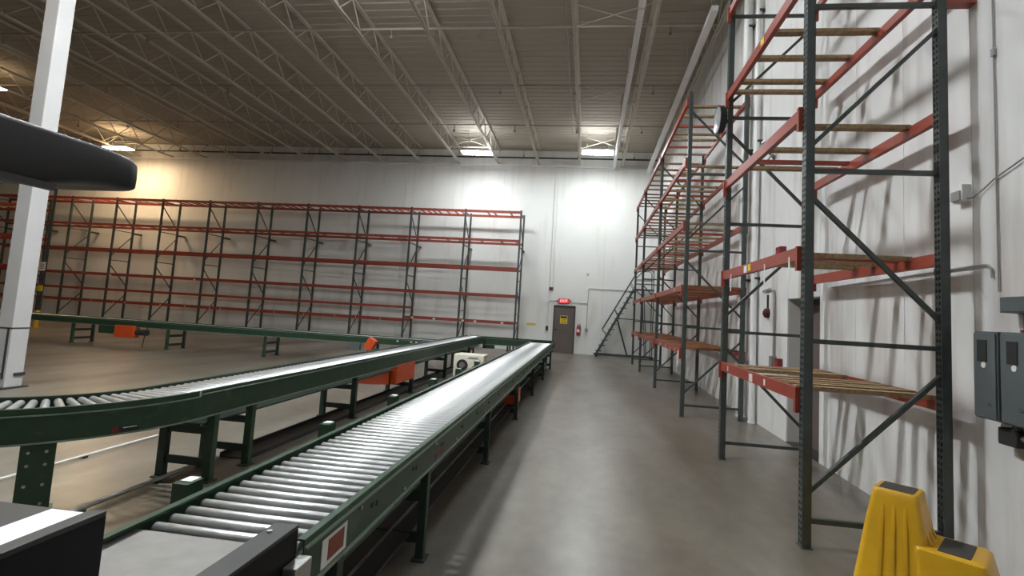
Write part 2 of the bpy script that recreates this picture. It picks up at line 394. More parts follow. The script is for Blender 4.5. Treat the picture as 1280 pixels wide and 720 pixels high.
# small stickers and loose steel on that bay
LB = MB().bb((-.055, -.0585, -.045), (.055, -.0555, .035)).mesh('sticker', M_LABEL)
LBS = MB().bb((-.02, -.0585, -.03), (.02, -.0555, .03)).mesh('sticker', M_LABEL)
YSK = MB().bb((-.05, -.0585, -.035), (.05, -.0555, .04)).mesh('sticker', M_YSIGN)
put('sticker', LB, nr, (Y2 - 5.72, 0, LV[0])); put('sticker', LBS, nr, (Y2 - 6.6, 0, LV[0])); put('sticker', LBS, nr, (Y2 - 5.3, 0, LV[0]))
put('sticker', LB, nr, (Y2 - 5.98, 0, LV[1])); put('sticker', YSK, nr, (Y2 - 5.84, 0, LV[1])); put('sticker', YSK, nr, (Y2 - 5.55, 0, LV[3]))
STRAP = MB().bb((-.015, -.0595, -.22), (.015, -.0565, .0)).mesh('strap', M_LABEL)
for yw in (6.55, 5.35, 4.72): put('strap', STRAP, nr, (Y2 - yw, 0, LV[1] - .01))

# three far bays
fr = thing('pallet_rack', 'long three-bay pallet rack along the side wall, reaching to the rolling ladder', 'pallet rack', (XF, Y6, 0), -math.pi / 2)
offs = [0, Y6 - Y5, Y6 - Y4, Y6 - Y3]
for s in offs: frame(fr, s, PM_F, 5, top=False)
for b in range(3):
    for z in LV:
        for sd in (0, 1): beam(fr, offs[b], offs[b + 1], z, sd)
    span = offs[b + 1] - offs[b]
    for li, z in enumerate(LV):
        k = 0; s = offs[b] + .2
        while s < offs[b + 1] - .12:
            dense = li in (0, 1)
            kind = 'o' if dense else ('r' if k % 3 == 1 else 'w')
            slat(fr, s, z, kind, random.uniform(-.04, .04)); s += random.choice((.12, .15, .3, .42)) if dense else random.uniform(.42, .66); k += 1
for yw in (9.95, 10.45, 11.0, 11.6, 12.4): put('sticker', LBS, fr, (Y6 - yw, 0, LV[0] - .01))
put('strap', MB().bb((-.06, -.0605, -.30), (.06, -.0575, -.02)).mesh('hang_tag', M_LABEL), fr, (Y6 - 10.05, 0, LV[0])).name = 'hang_tag'
put('sticker', LBS, fr, (Y6 - 10.7, 0, LV[1]))

# rack along the far wall
YBK, XRR, BW = 21.66, -3.065, 2.51
br = thing('pallet_rack', 'long low-lit pallet rack of many bays standing against the far wall', 'pallet rack', (XRR, YBK, 0))
ZT = MB().bb((-.05, D + .03, -.04), (.05, D + .5, .04)).mesh('wall_tie', M_POST)
for k in range(12):
    frame(br, -k * BW, PM_S, 5)
    put('wall_tie', ZT, br, (-k * BW, 0, 4.55))
BLV = [6.11, 4.83, 3.61, 2.41]
for k in range(11):
    a, b = -(k + 1) * BW, -k * BW
    lv = BLV + ([1.23] if k < 2 else [1.66, 1.08])
    for z in lv:
        for sd in (0, 1): beam(br, a, b, z, sd, False)
    ss = {0: (.55, 1.3, 1.6), 1: (.3, .6, .85, 1.1, 1.5, 1.9, 2.2)}.get(k, [.3 + .36 * i + random.uniform(-.05, .05) for i in range(6)])
    for s in ss: slat(br, a + BW - s if k == 0 else a + s, 6.11, 'r')
    for s in (.7, 1.6, 2.2): slat(br, a + s + random.uniform(-.3, .2), 4.83, 'w')
    if k > 1:
        for s in (.6, 1.5): put('sticker', LBS, br, (a + s + random.uniform(-.4, .4), 0, lv[-1]))
for s in (-.55, -1.75, -2.3, -3.6, -4.6): put('sticker', LB, br, (s, 0, 1.23))
for s in (-15.4, -19.9): put('sticker', LB, br, (s, 0, 2.36))

# rack beyond the column
lr = thing('pallet_rack', 'dim orange-beamed pallet rack beyond the white column', 'pallet rack', (-22.6, 17.3, 0))
for k in range(5): frame(lr, -k * 2.9, PM_F, 5)
for k in range(4):
    for z in LV:
        for sd in (0, 1): beam(lr, -(k + 1) * 2.9, -k * 2.9, z, sd, True, .13)
    for z in LV[1:]:
        for s in (.5, 1.2, 1.9, 2.5): slat(lr, -(k + 1) * 2.9 + s, z)
MB().bb((-.15, -.008, -.18), (.15, 0, .18)).build('sign_board', M_LABEL, lr, (.06, .88, 2.47))
for z in (.09, .03, -.03, -.09): MB().bb((-.1, -.010, -.012), (.1, -.0085, .012)).build('print_line', M_INK, lr, (.06, .88, 2.47 + z))
MB().bb((-.09, -.03, -.12), (.09, .03, .12)).build('yellow_box', M_YSIGN, lr, (.1, .88, 1.56))
t = thing('guard_post', 'yellow steel guard post at the foot of the rack beyond the column', 'bollard', (-21.75, 17.6, 0))
cyl(.09, .62, 14).build('tube', M_YELLOW, t, smooth=True); MB().bb((-.15, -.15, 0), (.15, .15, .015)).build('base_plate', M_YELLOW, t)
MB().tube([(0, 0, .62), (0, 0, .66), (0, 0, .68)], .09, 14, True, [.09, .07, .02]).build('cap', M_YELLOW, t, smooth=True)

# ------------------------------------------------------------------ column
t = thing('support_column', 'white square steel column with scuffed base between the conveyors', 'column', (-9.50, 7.36, 0), math.radians(0))
CW = .135
MB().bb((-CW, -CW, .02), (CW, CW, zt(7.3) - .02)).build('shaft', M_COLUMN, t, bevel=.012)
MB().bb((-CW - .06, -CW - .06, 0), (CW + .06, CW + .06, .02)).build('base_plate', M_CHAR, t)
MB().bb((-CW - .006, -CW - .006, .98), (CW + .006, CW + .006, 1.0)).build('band', M_CHAR, t)
MB().bb((CW - .06, -CW - .02, .16), (CW - .035, -CW - .002, .98)).build('conduit', M_CHAR, t)
MB().bb((CW + .001, -.02, .20), (CW + .02, CW + .01, .25)).bb((-CW - .004, -CW - .004, .22), (CW - .07, -CW - .001, .25)).build('scuff_strap', M_CHAR, t)
MB().bb((-.2, -.2, zt(7.3) - .16), (.2, .2, zt(7.3) - .02)).build('cap_plate', M_WHITE, t)

# ------------------------------------------------------------------ conveyors
def roller_mesh(w, r, n=14):
    return MB().tube([(-w / 2, 0, 0), (-w / 2 + .006, 0, 0), (w / 2 - .006, 0, 0), (w / 2, 0, 0)], r, n, True, [r * .8, r, r, r * .8]).mesh('roller', M_ROLLER, True)
def rail_section(sg, w, zt_, h):
    """outer side rail cross-section: channel with a top and bottom flange, lips facing out"""
    xo = sg * w / 2; xi = sg * (w / 2 - .055)
    return xo, xi
def straight_rails(t, w, L, zt_, h, y0=0., lip=.028, ext=0.):
    """channel side rails: thin band on top, a pale lip below it, deep web, pale bottom flange"""
    for sg in (-1, 1):
        X = lambda d: sg * (w / 2 - d)
        def bx(m, d0, d1, z0, z1): return m.bb((min(X(d0), X(d1)), y0, z0), (max(X(d0), X(d1)), y0 + L, z1)) if sg > 0 else m.bb((min(X(d0), X(d1)), y0 - ext, z0), (max(X(d0), X(d1)), y0 + L, z1))
        m = MB(); bx(m, .012, .018, zt_ - h, zt_); bx(m, .018, .045, zt_ - .008, zt_); bx(m, .018, .05, zt_ - h, zt_ - h + .01)
        r = m.build('side_rail', M_GREEN, t)
        bx(MB(), 0, .012, zt_ - lip - .010, zt_ - lip).build('top_edge', M_GREENL, r)
        bx(MB(), 0, .012, zt_ - h, zt_ - h + .012).build('bottom_edge', M_GREENL, r)
LEGC = {}
def leg_frame(t, x0, x1, y, ztop, m=None, lw=.055, zs=(.12, .40)):
    m = m or M_DKGREEN
    k = (round(ztop, 3), m.name, lw)
    if k not in LEGC:
        LEGC[k] = MB().bb((-lw / 2, -.03, .012), (lw / 2, .03, ztop)).bb((-lw / 2 - .02, -.06, 0), (lw / 2 + .02, .06, .012)).mesh('leg', m)
    k2 = (k[0], 'dark', lw)  # far-side leg and crossbars use the dark paint to carry their shade
    if k2 not in LEGC: LEGC[k2] = MB().bb((-lw / 2, -.03, .012), (lw / 2, .03, ztop)).bb((-lw / 2 - .02, -.06, 0), (lw / 2 + .02, .06, .012)).mesh('leg', M_DKGREEN)
    put('leg', LEGC[k2], t, (x0, y, 0)); put('leg', LEGC[k], t, (x1, y, 0))
    for z in zs: MB().bb((x0 + lw / 2, -.012, -.035), (x1 - lw / 2, .012, .035)).build('crossbar', M_DKGREEN, t, (0, y, z))
def rollers(t, w, L, z, pitch, r=.0242, y0=0.):
    me = roller_mesh(w - .105, r); n = int(L / pitch)
    for i in range(n): put('roller', me, t, (0, y0 + pitch * (i + .5), z - r))
BOLT = MB().tube([(0, 0, 0), (.008, 0, 0)], .011, 6).mesh('bolt', M_STEEL)
BOLTD = MB().tube([(0, 0, 0), (.004, 0, 0)], .014, 8).mesh('bolt_hole', M_INK)

# A: straight conveyor beside the aisle
AX0, AX1, AY0, AY1, AZ = -1.79, -1.035, 1.93, 16.45, .815
cA = thing('roller_conveyor', 'long straight roller conveyor with green rails and steel rollers beside the aisle', 'conveyor', ((AX0 + AX1) / 2, AY0, 0))
wA = AX1 - AX0; LA = AY1 - AY0
straight_rails(cA, wA, LA, AZ, .205, ext=.25)
rollers(cA, wA, LA - .05, AZ - .024, .0889)
for y in (2.25, 3.55, 5.85, 8.3, 10.8, 13.4, 16.1): leg_frame(cA, -wA / 2 + .03, wA / 2 - .035, y - AY0, AZ - .205, zs=(.14, .42))
MB().bb((-wA / 2 + .06, .1, AZ - .30), (wA / 2 - .06, LA - .1, AZ - .285)).build('return_pan', M_DKGREEN, cA)
for sx in (-.16, .12):
    MB().bb((sx, .15, .171), (sx + .014, LA - .2, .185)).build('air_line', M_STEEL, cA)
MB().bb((-.30, .1, .155), (.26, LA - .1, .17)).build('lower_tray', M_CHAR, cA)
i = 0; y = .5
while y < LA - .3:
    put('bolt', BOLT, cA, (wA / 2 - .012, y, AZ - .175 if i % 2 else AZ - .06)); put('bolt_hole', BOLTD, cA, (wA / 2 - .0125, y + .14, AZ - .10)); put('bolt_hole', BOLTD, cA, (wA / 2 - .0125, y + .20, AZ - .11)); y += .62; i += 1
lb = MB().bb((wA / 2 - .012, .14, AZ - .185), (wA / 2 - .008, .36, AZ - .065)).build('rail_sticker', M_LABEL, cA, label='white sticker with a rust-red block')
MB().bb((wA / 2 - .008, .19, AZ - .165), (wA / 2 - .006, .33, AZ - .08)).build('print_block', mat('sticker_rust', (.23, .07, .04), .7), lb)
lb = MB().bb((wA / 2 - .012, 1.75, AZ - .17), (wA / 2 - .008, 1.98, AZ - .14)).build('rail_sticker', mat('sticker_dull_red', (.20, .05, .045), .7), cA)
MB().bb((wA / 2 - .025, -.12, AZ - .15), (wA / 2 + .03, -.01, AZ - .05)).build('end_bracket', M_STEEL, cA, bevel=.006)
MB().bb((-wA / 2 + .012, -.95, AZ - .045), (wA / 2 - .13, -.012, AZ - .033)).build('slide_plate', M_DULL, cA)
MB().bb((-wA / 2 + .02, LA, AZ - .15), (wA / 2 - .02, LA + .03, AZ + .02)).build('end_stop', M_BLACK, cA)
# valve boxes hung off the far rail
VB = MB().bb((-.042, -.055, -.13), (.042, .055, -.006)).mesh('valve_box', M_GREEN); VL = MB().bb((-.03, -.02, -.006), (.03, .05, .0)).mesh('lid', M_LABEL)
VK = MB().bb((.042, -.02, -.09), (.19, .02, -.07)).mesh('bracket', M_GREEN)
for y in (2.43, 3.83, 5.2, 6.6, 7.95, 9.3):
    v = put('valve_box', VB, cA, (-wA / 2 - .19, y - AY0, AZ - .02)); put('lid', VL, v); put('bracket', VK, v)
g = MB().bb((-.12, -.2, -.12), (.12, .2, .12)).build('drive_guard', M_ORANGE, cA, (.22, 8.0 - AY0 + .6, .34), bevel=.01)
MB().bb((-.05, -.12, -.08), (.05, .12, .08)).build('motor', M_DKGREEN, cA, (-.02, 8.6 - AY0, .36), bevel=.01)

# B: straight run with the curve at its near end
BX0, BX1, BY0, BY1, BZ = -3.98, -3.405, 4.22, 16.85, .868
wB = BX1 - BX0; LB_ = BY1 - BY0; cxB = (BX0 + BX1) / 2
cB = thing('roller_conveyor', 'green roller conveyor whose near end bends round in a curve', 'conveyor', (cxB, BY0, 0))
straight_rails(cB, wB, LB_, BZ, .25)
rollers(cB, wB, LB_, BZ - .02, .0889)
for y in (4.46, 5.0, 7.4, 9.95, 12.4, 14.9): leg_frame(cB, -wB / 2 + .05, wB / 2 - .04, y - BY0, BZ - .245, M_GREEN if y < 5.5 else None, .075, (.17, .46))
MB().bb((-wB / 2 + .06, .1, BZ - .33), (wB / 2 - .06, LB_ - .1, BZ - .315)).build('return_pan', M_DKGREEN, cB)
RC = 1.56; ccx = wB / 2 - RC                                # bend centre (local)
A0 = math.radians(-90)
def rail_arc(rad, out, name='curved_rail'):
    n = 20; rings = []; r2 = []; r3 = []; H = .25
    for i in range(n + 1):
        a = A0 * i / n; c, s = math.cos(a), math.sin(a)
        P = lambda r, z: (ccx + r * c, r * s, z)
        xi, xw, xv = rad - out * .045, rad - out * .012, rad - out * .018
        rings.append([P(xi, BZ), P(xw, BZ), P(xw, BZ - H), P(xi, BZ - H), P(xi, BZ - H + .01), P(xv, BZ - H + .01), P(xv, BZ - .008), P(xi, BZ - .008)])
        r2.append([P(xw, BZ - .055), P(rad, BZ - .055), P(rad, BZ - .045), P(xw, BZ - .045)])
        r3.append([P(xw, BZ - H), P(rad, BZ - H), P(rad, BZ - H + .012), P(xw, BZ - H + .012)])
    r = MB().sweep(rings).build(name, M_GREEN, cB, smooth=True); MB().sweep(r2).build('top_edge', M_GREENL, r); MB().sweep(r3).build('bottom_edge', M_GREENL, r)
    m = MB(); yw = -(rad - out * .012); yv = -(rad - out * .018); yi = -(rad - out * .045)
    m.bb((ccx - 3.2, min(yw, yv), BZ - H), (ccx, max(yw, yv), BZ)); m.bb((ccx - 3.2, min(yi, yw), BZ - .008), (ccx, max(yi, yw), BZ)); m.build('side_rail', M_GREEN, cB)
rail_arc(RC, 1); rail_arc(RC - wB, -1)
me_r = roller_mesh(wB - .10, .0275)
NR = 23
for i in range(NR):
    a = A0 * (i + .5) / NR; rm = RC - wB / 2
    put('roller', me_r, cB, (ccx + rm * math.cos(a), rm * math.sin(a), BZ - .046), (0, 0, a))
for i in range(36): put('roller', me_r, cB, (ccx - .05 - i * .085, -(RC - wB / 2), BZ - .046), (0, 0, math.pi / 2))
for ang in (-41,):
    a = math.radians(ang)
    for rad in (RC - .045, RC - wB + .045):
        lg = MB().bb((-.02, -.095, .012), (.02, .095, BZ - .25)).bb((-.06, -.12, 0), (.06, .12, .012)).bb((-.10, -.095, .012), (-.02, -.08, BZ - .22)).bb((-.10, .08, .012), (-.02, .095, BZ - .22)).build('leg', M_GREEN, cB, (ccx + rad * math.cos(a), rad * math.sin(a), 0), (0, 0, a))
        for yy2 in (-.05, .045):
            for zz in (.2, .33, .47, .56): put('bolt', BOLT, lg, (.02, yy2, zz))
    rm0, rm1 = RC - wB + .07, RC - .07
    MB().bar((ccx + rm0 * math.cos(a), rm0 * math.sin(a), .3), (ccx + rm1 * math.cos(a), rm1 * math.sin(a), .3), .03, .07).build('crossbar', M_DKGREEN, cB)
leg_frame(cB, ccx - 2.6, ccx - 2.5, -RC + wB / 2, BZ - .22, M_GREEN, .06, ())
# maker's plate on the bend
a = math.radians(-21); pl = MB().bb((0, -.10, -.035), (.006, .035, .0)).build('name_plate', M_INK, cB, (ccx + (RC - .012) * math.cos(a), (RC - .012) * math.sin(a), BZ - .19), (0, 0, a), label='black name plate with a red round emblem')
MB().tube([(.004, -.12, -.02), (.008, -.12, -.02)], .024, 16).build('emblem', M_DKRED, pl); MB().bb((.006, -.07, -.012), (.008, .025, -.006)).build('print_line', M_LABEL, pl)
MB().bb((wB / 2 - .012, -.008, BZ - .05), (wB / 2 - .006, .008, BZ + .003)).build('joint_strip', M_LABEL, cB)
# drives under B
d1 = MB().bb((-.10, -.50, -.18), (.02, .50, .17)).build('drive_guard', M_ORANGE, cB, (wB / 2 - .02, 9.5 - BY0, .47), bevel=.012)
MB().sweep([[(-.10, -.75, .12), (.10, -.75, .12), (.10, -.75, .10), (-.10, -.75, .10)], [(-.14, .0, .13), (.14, .0, .13), (.14, .0, -.02), (-.14, .0, -.02)], [(-.14, .72, .13), (.14, .72, .13), (.14, .72, -.12), (-.14, .72, -.12)]]).build('drive_guard', M_ORANGE, cB, (.06, 8.15 - BY0, .42))
MB().tube([(0, -.2, 0), (0, .2, 0)], .11, 14).build('motor', M_DKGREEN, cB, (.05, 9.0 - BY0 + .1, .42), smooth=True)
MB().bb((-.07, -.07, -.09), (.07, .07, .09)).build('gearbox', M_DKGREEN, cB, (.05, 9.4 - BY0 + .15, .42), bevel=.01)

# C: conveyor across the hall, feeding B from the side
CY0, CY1, CX0, CX1, CZ = 13.75, 14.47, -29.0, -4.08, .80
wC = CY1 - CY0; LC = CX1 - CX0
cC = thing('roller_conveyor', 'long green roller conveyor crossing the hall in front of the far rack', 'conveyor', (CX0, (CY0 + CY1) / 2, 0), -math.pi / 2)
straight_rails(cC, wC, LC, CZ, .20)
me_c = roller_mesh(wC - .105, .0242, 10); nC = int(18.0 / .0889)
for i in range(nC): put('roller', me_c, cC, (0, LC - .05 - .0889 * i, CZ - .038))
MB().bb((-wC / 2 + .06, 0, CZ - .05), (wC / 2 - .06, LC - 18.1, CZ - .02)).build('belt', M_DULL, cC)
for x in (-25.3, -22.1, -18.9, -15.7, -12.45, -9.29, -6.1): leg_frame(cC, -wC / 2 + .04, wC / 2 - .04, x - CX0, CZ - .20, M_GREEN, .07, (.14, .40))
MB().bb((wC / 2 - .10, -13.5 - CX0 - 1.3, .36), (wC / 2 - .02, -13.5 - CX0 - .3, .60)).build('drive_housing', M_GREEN, cC)
MB().bb((wC / 2 - .16, -14.17 - CX0, .28), (wC / 2 + .06, -13.52 - CX0, .64)).build('drive_guard', M_ORANGE, cC, bevel=.01)
MB().tube([(wC / 2 - .05, -13.5 - CX0, .45), (wC / 2 - .05, -13.15 - CX0, .45)], .09, 12).build('motor', M_CHAR, cC, smooth=True)
MB().tube([(wC / 2 + .01, -13.1 - CX0, .64), (wC / 2 + .03, -13.15 - CX0, .35), (wC / 2 + .03, -13.2 - CX0, .02)], .012, 6).build('cable', M_INK, cC)
MB().bb((-.10, -.12, -.16), (.10, .12, .16)).build('drive_guard', M_ORANGE, cC, (wC / 2 + .10, -5.98 - CX0, .60), (math.radians(0), math.radians(0), 0), bevel=.012).rotation_euler = (math.radians(-28), 0, 0)
MB().bb((-.06, -.22, -.12), (.06, .10, .10)).build('motor', M_EGREY, cC, (wC / 2 + .08, -6.4 - CX0, .52), bevel=.01)
for x in (-5.25, -4.85, -4.7): MB().bb((wC / 2 - .008, x - CX0 - .03, CZ - .09), (wC / 2 - .003, x - CX0 + .03, CZ - .06)).build('rail_sticker', M_LABEL, cC)

# D: short transfer at the far end
DY0, DY1, DX0, DX1 = 16.95, 17.6, -4.06, -1.03
cD = thing('roller_conveyor', 'short dark green transfer conveyor joining the two far conveyor ends', 'conveyor', (DX0, (DY0 + DY1) / 2, 0), -math.pi / 2)
straight_rails(cD, DY1 - DY0, DX1 - DX0, .82, .24)
rollers(cD, DY1 - DY0, DX1 - DX0, .79, .0889)
for x in (-3.9, -2.6, -1.3): leg_frame(cD, -.28, .28, x - DX0, .58, None, .05)
MB().bb((.2, .6, .45), (.30, 1.0, .58)).build('drive_housing', M_DKGREEN, cD)
g = MB().bb((.28, .10, .36), (.36, .30, .58)).build('drive_guard', M_ORANGE, cD, bevel=.008)

# floor pipes
for xp, y0p, y1p, lab in ((-5.03, 2.6, 5.6, 'thin pale air pipe lying on the floor beyond the curved conveyor'), (-3.82, 2.7, 4.9, 'thicker grey pipe lying on the floor below the curved conveyor')):
    t = thing('floor_pipe', lab, 'pipe', (xp, y0p, 0))
    r_ = .012 if xp < -4.5 else .02
    MB().tube([(0, 0, r_ + .012), (0, y1p - y0p, r_ + .012)], r_, 8).build('pipe', M_LABEL if xp < -4.5 else M_STEEL, t, smooth=True)
    cp = MB().bb((-.03, -.02, 0), (.03, .02, .02)).mesh('clip', M_CHAR)
    for q in (.3, .9, 1.6, 2.1): put('clip', cp, t, (0, q, 0))
t = thing('floor_shade_strip', 'dark low strip, added for the shade and dirt, lying on the floor under the straight conveyor run', 'shade strip', (-3.69, 5.15, 0))  # added strip: shade and dirt beneath the conveyor built as dark geometry
MB().bb((-.17, 0, 0), (.17, 11.3, .012)).build('strip_bed', M_CHAR, t)
for sx in (-.165, .165): MB().bb((sx - .006, 0, .012), (sx + .006, 11.3, .05)).build('strip_side', M_CHAR, t)

# cream machine behind A
t = thing('blower_unit', 'cream enamelled blower cabinet with a black dial between the two conveyors', 'blower', (-2.68, 11.9, 0))
MB().bb((-.36, -.28, .12), (.36, .28, .68)).build('cabinet', M_CREAM, t, bevel=.03, smooth=True)
MB().tube([(-.14, -.31, .44), (-.14, -.28, .44)], .13, 20).build('dial', M_INK, t, smooth=True)
MB().tube([(-.14, -.325, .44), (-.14, -.30, .44)], .065, 16).build('dial_hub', M_STEEL, t, smooth=True)
MB().bb((.0, -.287, .60), (.22, -.281, .63)).build('print_line', M_STEEL, t)
MB().sweep([[(.1, -.30, .36), (.34, -.30, .36), (.34, -.30, .44), (.1, -.30, .40)], [(.1, -.28, .36), (.34, -.28, .36), (.34, -.28, .50), (.1, -.28, .42)]]).build('handle_recess', M_INK, t)
MB().tube([(.36, 0, .5), (.46, 0, .5), (.5, 0, .42)], .06, 10).build('outlet', M_CHAR, t, smooth=True)
lm = MB().bb((-.03, -.03, 0), (.03, .03, .13)).mesh('leg', M_CHAR)
for sx in (-.3, .3):
    for sy in (-.22, .22): put('leg', lm, t, (sx, sy, 0))

# ------------------------------------------------------------------ packing machine at the near end
# black side table with paper, guide panel and overhead arm
t = thing('packing_table', 'dark grey topped black metal side table beside the conveyor start', 'table', (-2.0, .9, 0))
MB().bb((-.42, -.95, .972), (.375, .675, .988)).build('table_top', M_CHAR, t)
MB().bb((.375, -.95, .984), (.43, .675, 1.002)).build('edge_lip', M_CHAR, t, bevel=.004)
MB().bb((.41, -.95, .79), (.4295, .6745, .984)).build('side_panel', M_BLACK, t)
MB().bb((-.42, .65, .60), (.15, .67, .972)).bb((.15, .65, .79), (.41, .67, .972)).build('end_panel', M_BLACK, t)
for sx, sy in ((-.38, -.9), (-.38, .6), (.12, -.9), (.12, .6)): MB().bb((sx - .025, sy - .025, 0), (sx + .025, sy + .025, .972)).build('leg', M_BLACK, t)
MB().bb((-.062, -.62, 0), (.062, .0, .0015)).build('paper_sheet', M_PAPER, None, (-1.708, 1.565, .989), (0, 0, math.radians(0)), label='white paper sheet lying along the dark table edge', cat='paper')
t = thing('guide_panel', 'black folded steel guide panel standing over the conveyor start', 'guide panel', (-1.11, .95, 0))
MB().bb((-.05, -.6, .865), (.045, .955, .88)).build('top_flange', M_CHAR, t, bevel=.003)
MB().bb((.033, -.6, .45), (.045, .955, .865)).build('side_sheet', M_BLACK, t)
MB().bb((-.05, -.6, .825), (-.04, .955, .865)).build('return_lip', M_BLACK, t)
for y in (.45, .87): MB().tube([(-.02, y, .88), (-.02, y, .886)], .010, 8).build('rivet', M_STEEL, t)
for y in (-.55, .3): MB().bb((.033, y - .03, 0), (.09, y + .03, .45)).build('leg', M_BLACK, t)
# overhead arm: rounded moulding carried by a post outside the picture
t = thing('machine_arm', 'black rounded overhead arm of the packing machine, reaching in beside the column', 'machine arm', (-1.78, 0, 0))
rings = []
for yv, zb, ztp, hw in ((-1.2, 1.985, 2.20, .17), (.6, 1.99, 2.21, .17), (1.0, 2.005, 2.215, .17), (1.25, 2.035, 2.217, .17), (1.40, 2.075, 2.218, .17), (1.48, 2.088, 2.217, .17), (1.54, 2.090, 2.212, .17), (1.565, 2.092, 2.198, .17), (1.573, 2.096, 2.185, .165)):
    zc = (zb + ztp) / 2; hh = (ztp - zb) / 2; q = []
    for k in range(20):
        a = 2 * math.pi * k / 20; c, s = math.cos(a), math.sin(a); e = .25
        q.append((hw * math.copysign(abs(c) ** e, c), yv, zc + hh * math.copysign(abs(s) ** e, s)))
    rings.append(q)
MB().sweep(rings).build('moulding', M_CHARG, t, smooth=True)
MB().bb((.155, .55, 2.03), (.176, 1.30, 2.05)).build('seam_strip', M_CHAR, t)
MB().bb((-.60, -.7, 0), (-.48, -.4, 2.12)).build('post', M_BLACK, t); MB().bb((-.60, -.62, 2.03), (-.12, -.48, 2.15)).build('bracket', M_BLACK, t)
MB().bb((-.72, -.8, 0), (-.36, -.3, .015)).build('base_plate', M_BLACK, t)

# ------------------------------------------------------------------ doors
d = MB().bb((-1.51, YB - .07, 0), (-1.45, YB - .0125, 2.16)).bb((-.57, YB - .07, 0), (-.51, YB - .0125, 2.16)).bb((-1.51, YB - .07, 2.09), (-.51, YB - .0125, 2.16)).build('door_1', M_DKFRAME, kind='structure')
lf = MB().bb((-1.448, YB - .055, .012), (-.572, YB - .018, 2.088)).build('door_leaf', M_DOOR, d)
MB().bb((-1.40, YB - .10, 1.0), (-1.36, YB - .055, 1.10)).bb((-1.40, YB - .115, 1.04), (-1.27, YB - .095, 1.065)).build('handle', M_INK, lf)
sg_ = MB().bb((-1.19, YB - .061, 1.33), (-.86, YB - .0555, 1.70)).build('notice', M_YSIGN, lf, label='yellow notice with a black heading')
MB().bb((-1.17, YB - .063, 1.58), (-.88, YB - .0612, 1.67)).build('heading', M_INK, sg_)
for z in (1.52, 1.47, 1.42, 1.37): MB().bb((-1.14, YB - .063, z - .008), (-.91, YB - .0612, z + .008)).build('print_line', M_INK, sg_)
MB().bb((-1.46, YB - .075, 2.09), (-.56, YB - .0705, 2.14)).build('weather_strip', M_INK, d)

d2 = MB().bb((XR + .24, 7.27, 0), (XR + .29, 7.33, 2.2)).bb((XR + .24, 8.31, 0), (XR + .29, 8.37, 2.2)).bb((XR + .24, 7.33, 2.12), (XR + .29, 8.31, 2.2)).build('door_2', M_DKFRAME, kind='structure')
lf = MB().bb((XR + .25, 7.335, .012), (XR + .285, 8.305, 2.115)).build('door_leaf', M_DOOR, d2)
s_ = MB().bb((XR + .244, 7.55, 1.42), (XR + .2495, 7.8, 1.72)).build('notice', M_YSIGN, lf)
MB().bb((XR + .241, 7.57, 1.60), (XR + .2438, 7.78, 1.69)).build('heading', M_INK, s_)
MB().bb((XR + .244, 7.48, .95), (XR + .2495, 7.72, 1.25)).build('notice', M_LABEL, lf)
MB().tube([(XR + .25, 7.42, 1.03), (XR + .19, 7.42, 1.03), (XR + .19, 7.52, 1.03)], .013, 6).build('handle', M_STEEL, lf)
MB().bb((XR + .003, 7.262, 0), (XR + .24, 7.2695, 2.2)).bb((XR + .003, 8.3705, 0), (XR + .24, 8.378, 2.2)).build('jamb_lining', M_WALLB, d2)
MB().bb((XR + .0, 7.27, 0.), (XR + .30, 8.37, .012)).build('threshold', M_CHAR, d2)
MB().bb((XR + .32, 7.0, 0), (XR + .36, 8.6, 2.5)).build('back_panel', M_DKFRAME, d2)

# ------------------------------------------------------------------ far wall fittings
YW = YB - .013
t = thing('exit_sign', 'glowing red exit sign above the brown door', 'exit sign', (-1.06, YW, 2.36))
MB().bb((-.26, -.06, -.11), (.26, 0, .11)).build('housing', M_DKRED, t, bevel=.02)
MB().bb((-.23, -.066, -.09), (.23, -.0605, .09)).build('lens', M_EXIT, t)
fc = bpy.data.curves.new('lettering', 'FONT'); fc.body = 'EXIT'; fc.size = .17; fc.extrude = .002; fc.align_x = 'CENTER'; fc.align_y = 'CENTER'; fc.materials.append(M_EXITT)
_tmp = bpy.data.objects.new('lettering_curve', fc); col.objects.link(_tmp); bpy.context.view_layer.update()
_me = bpy.data.meshes.new_from_object(_tmp.evaluated_get(bpy.context.evaluated_depsgraph_get())); bpy.data.objects.remove(_tmp)
lo = bpy.data.objects.new('lettering', _me); col.objects.link(lo); lo.parent = t; lo.location = (0, -.069, 0); lo.rotation_euler = (math.pi / 2, 0, 0)
for sx in (-.30, .30): MB().tube([(sx, -.03, 0), (sx * 1.13, -.03, 0)], .05, 10).build('lamp_head', M_DKRED, t, smooth=True)
t = thing('fire_extinguisher', 'red fire extinguisher on the wall beside the brown door', 'extinguisher', (-.34, YW - .10, .83))
MB().tube([(0, 0, 0), (0, 0, .04), (0, 0, .36), (0, 0, .43), (0, 0, .46)], .08, 14, True, [.07, .085, .085, .055, .03]).build('cylinder', M_RED, t, smooth=True)
MB().bb((-.03, -.03, .46), (.05, .03, .50)).bb((-.02, -.015, .50), (.12, .015, .54)).build('valve', M_STEEL, t)
MB().bb((-.05, .075, .1), (.05, .10, .5)).build('wall_bracket', M_CHAR, t)
MB().bb((-.06, -.09, .16), (.06, -.083, .3)).build('instruction_label', M_LABEL, t)
MB().tube([(.03, 0, .47), (.10, -.02, .42), (.11, -.02, .22)], .013, 6).build('hose', M_INK, t)
t = thing('fire_strobe', 'small dark red alarm box high on the wall', 'alarm', (-1.68, YW, 2.9))
MB().bb((-.10, -.05, -.08), (.10, 0, .08)).build('housing', M_DKRED, t, bevel=.01); MB().bb((-.05, -.062, -.03), (.05, -.0505, .03)).build('lens', M_INK, t)
t = thing('wall_sensor', 'small round white sensor on the wall above the exit conduit', 'sensor', (-.02, YW, 3.65))
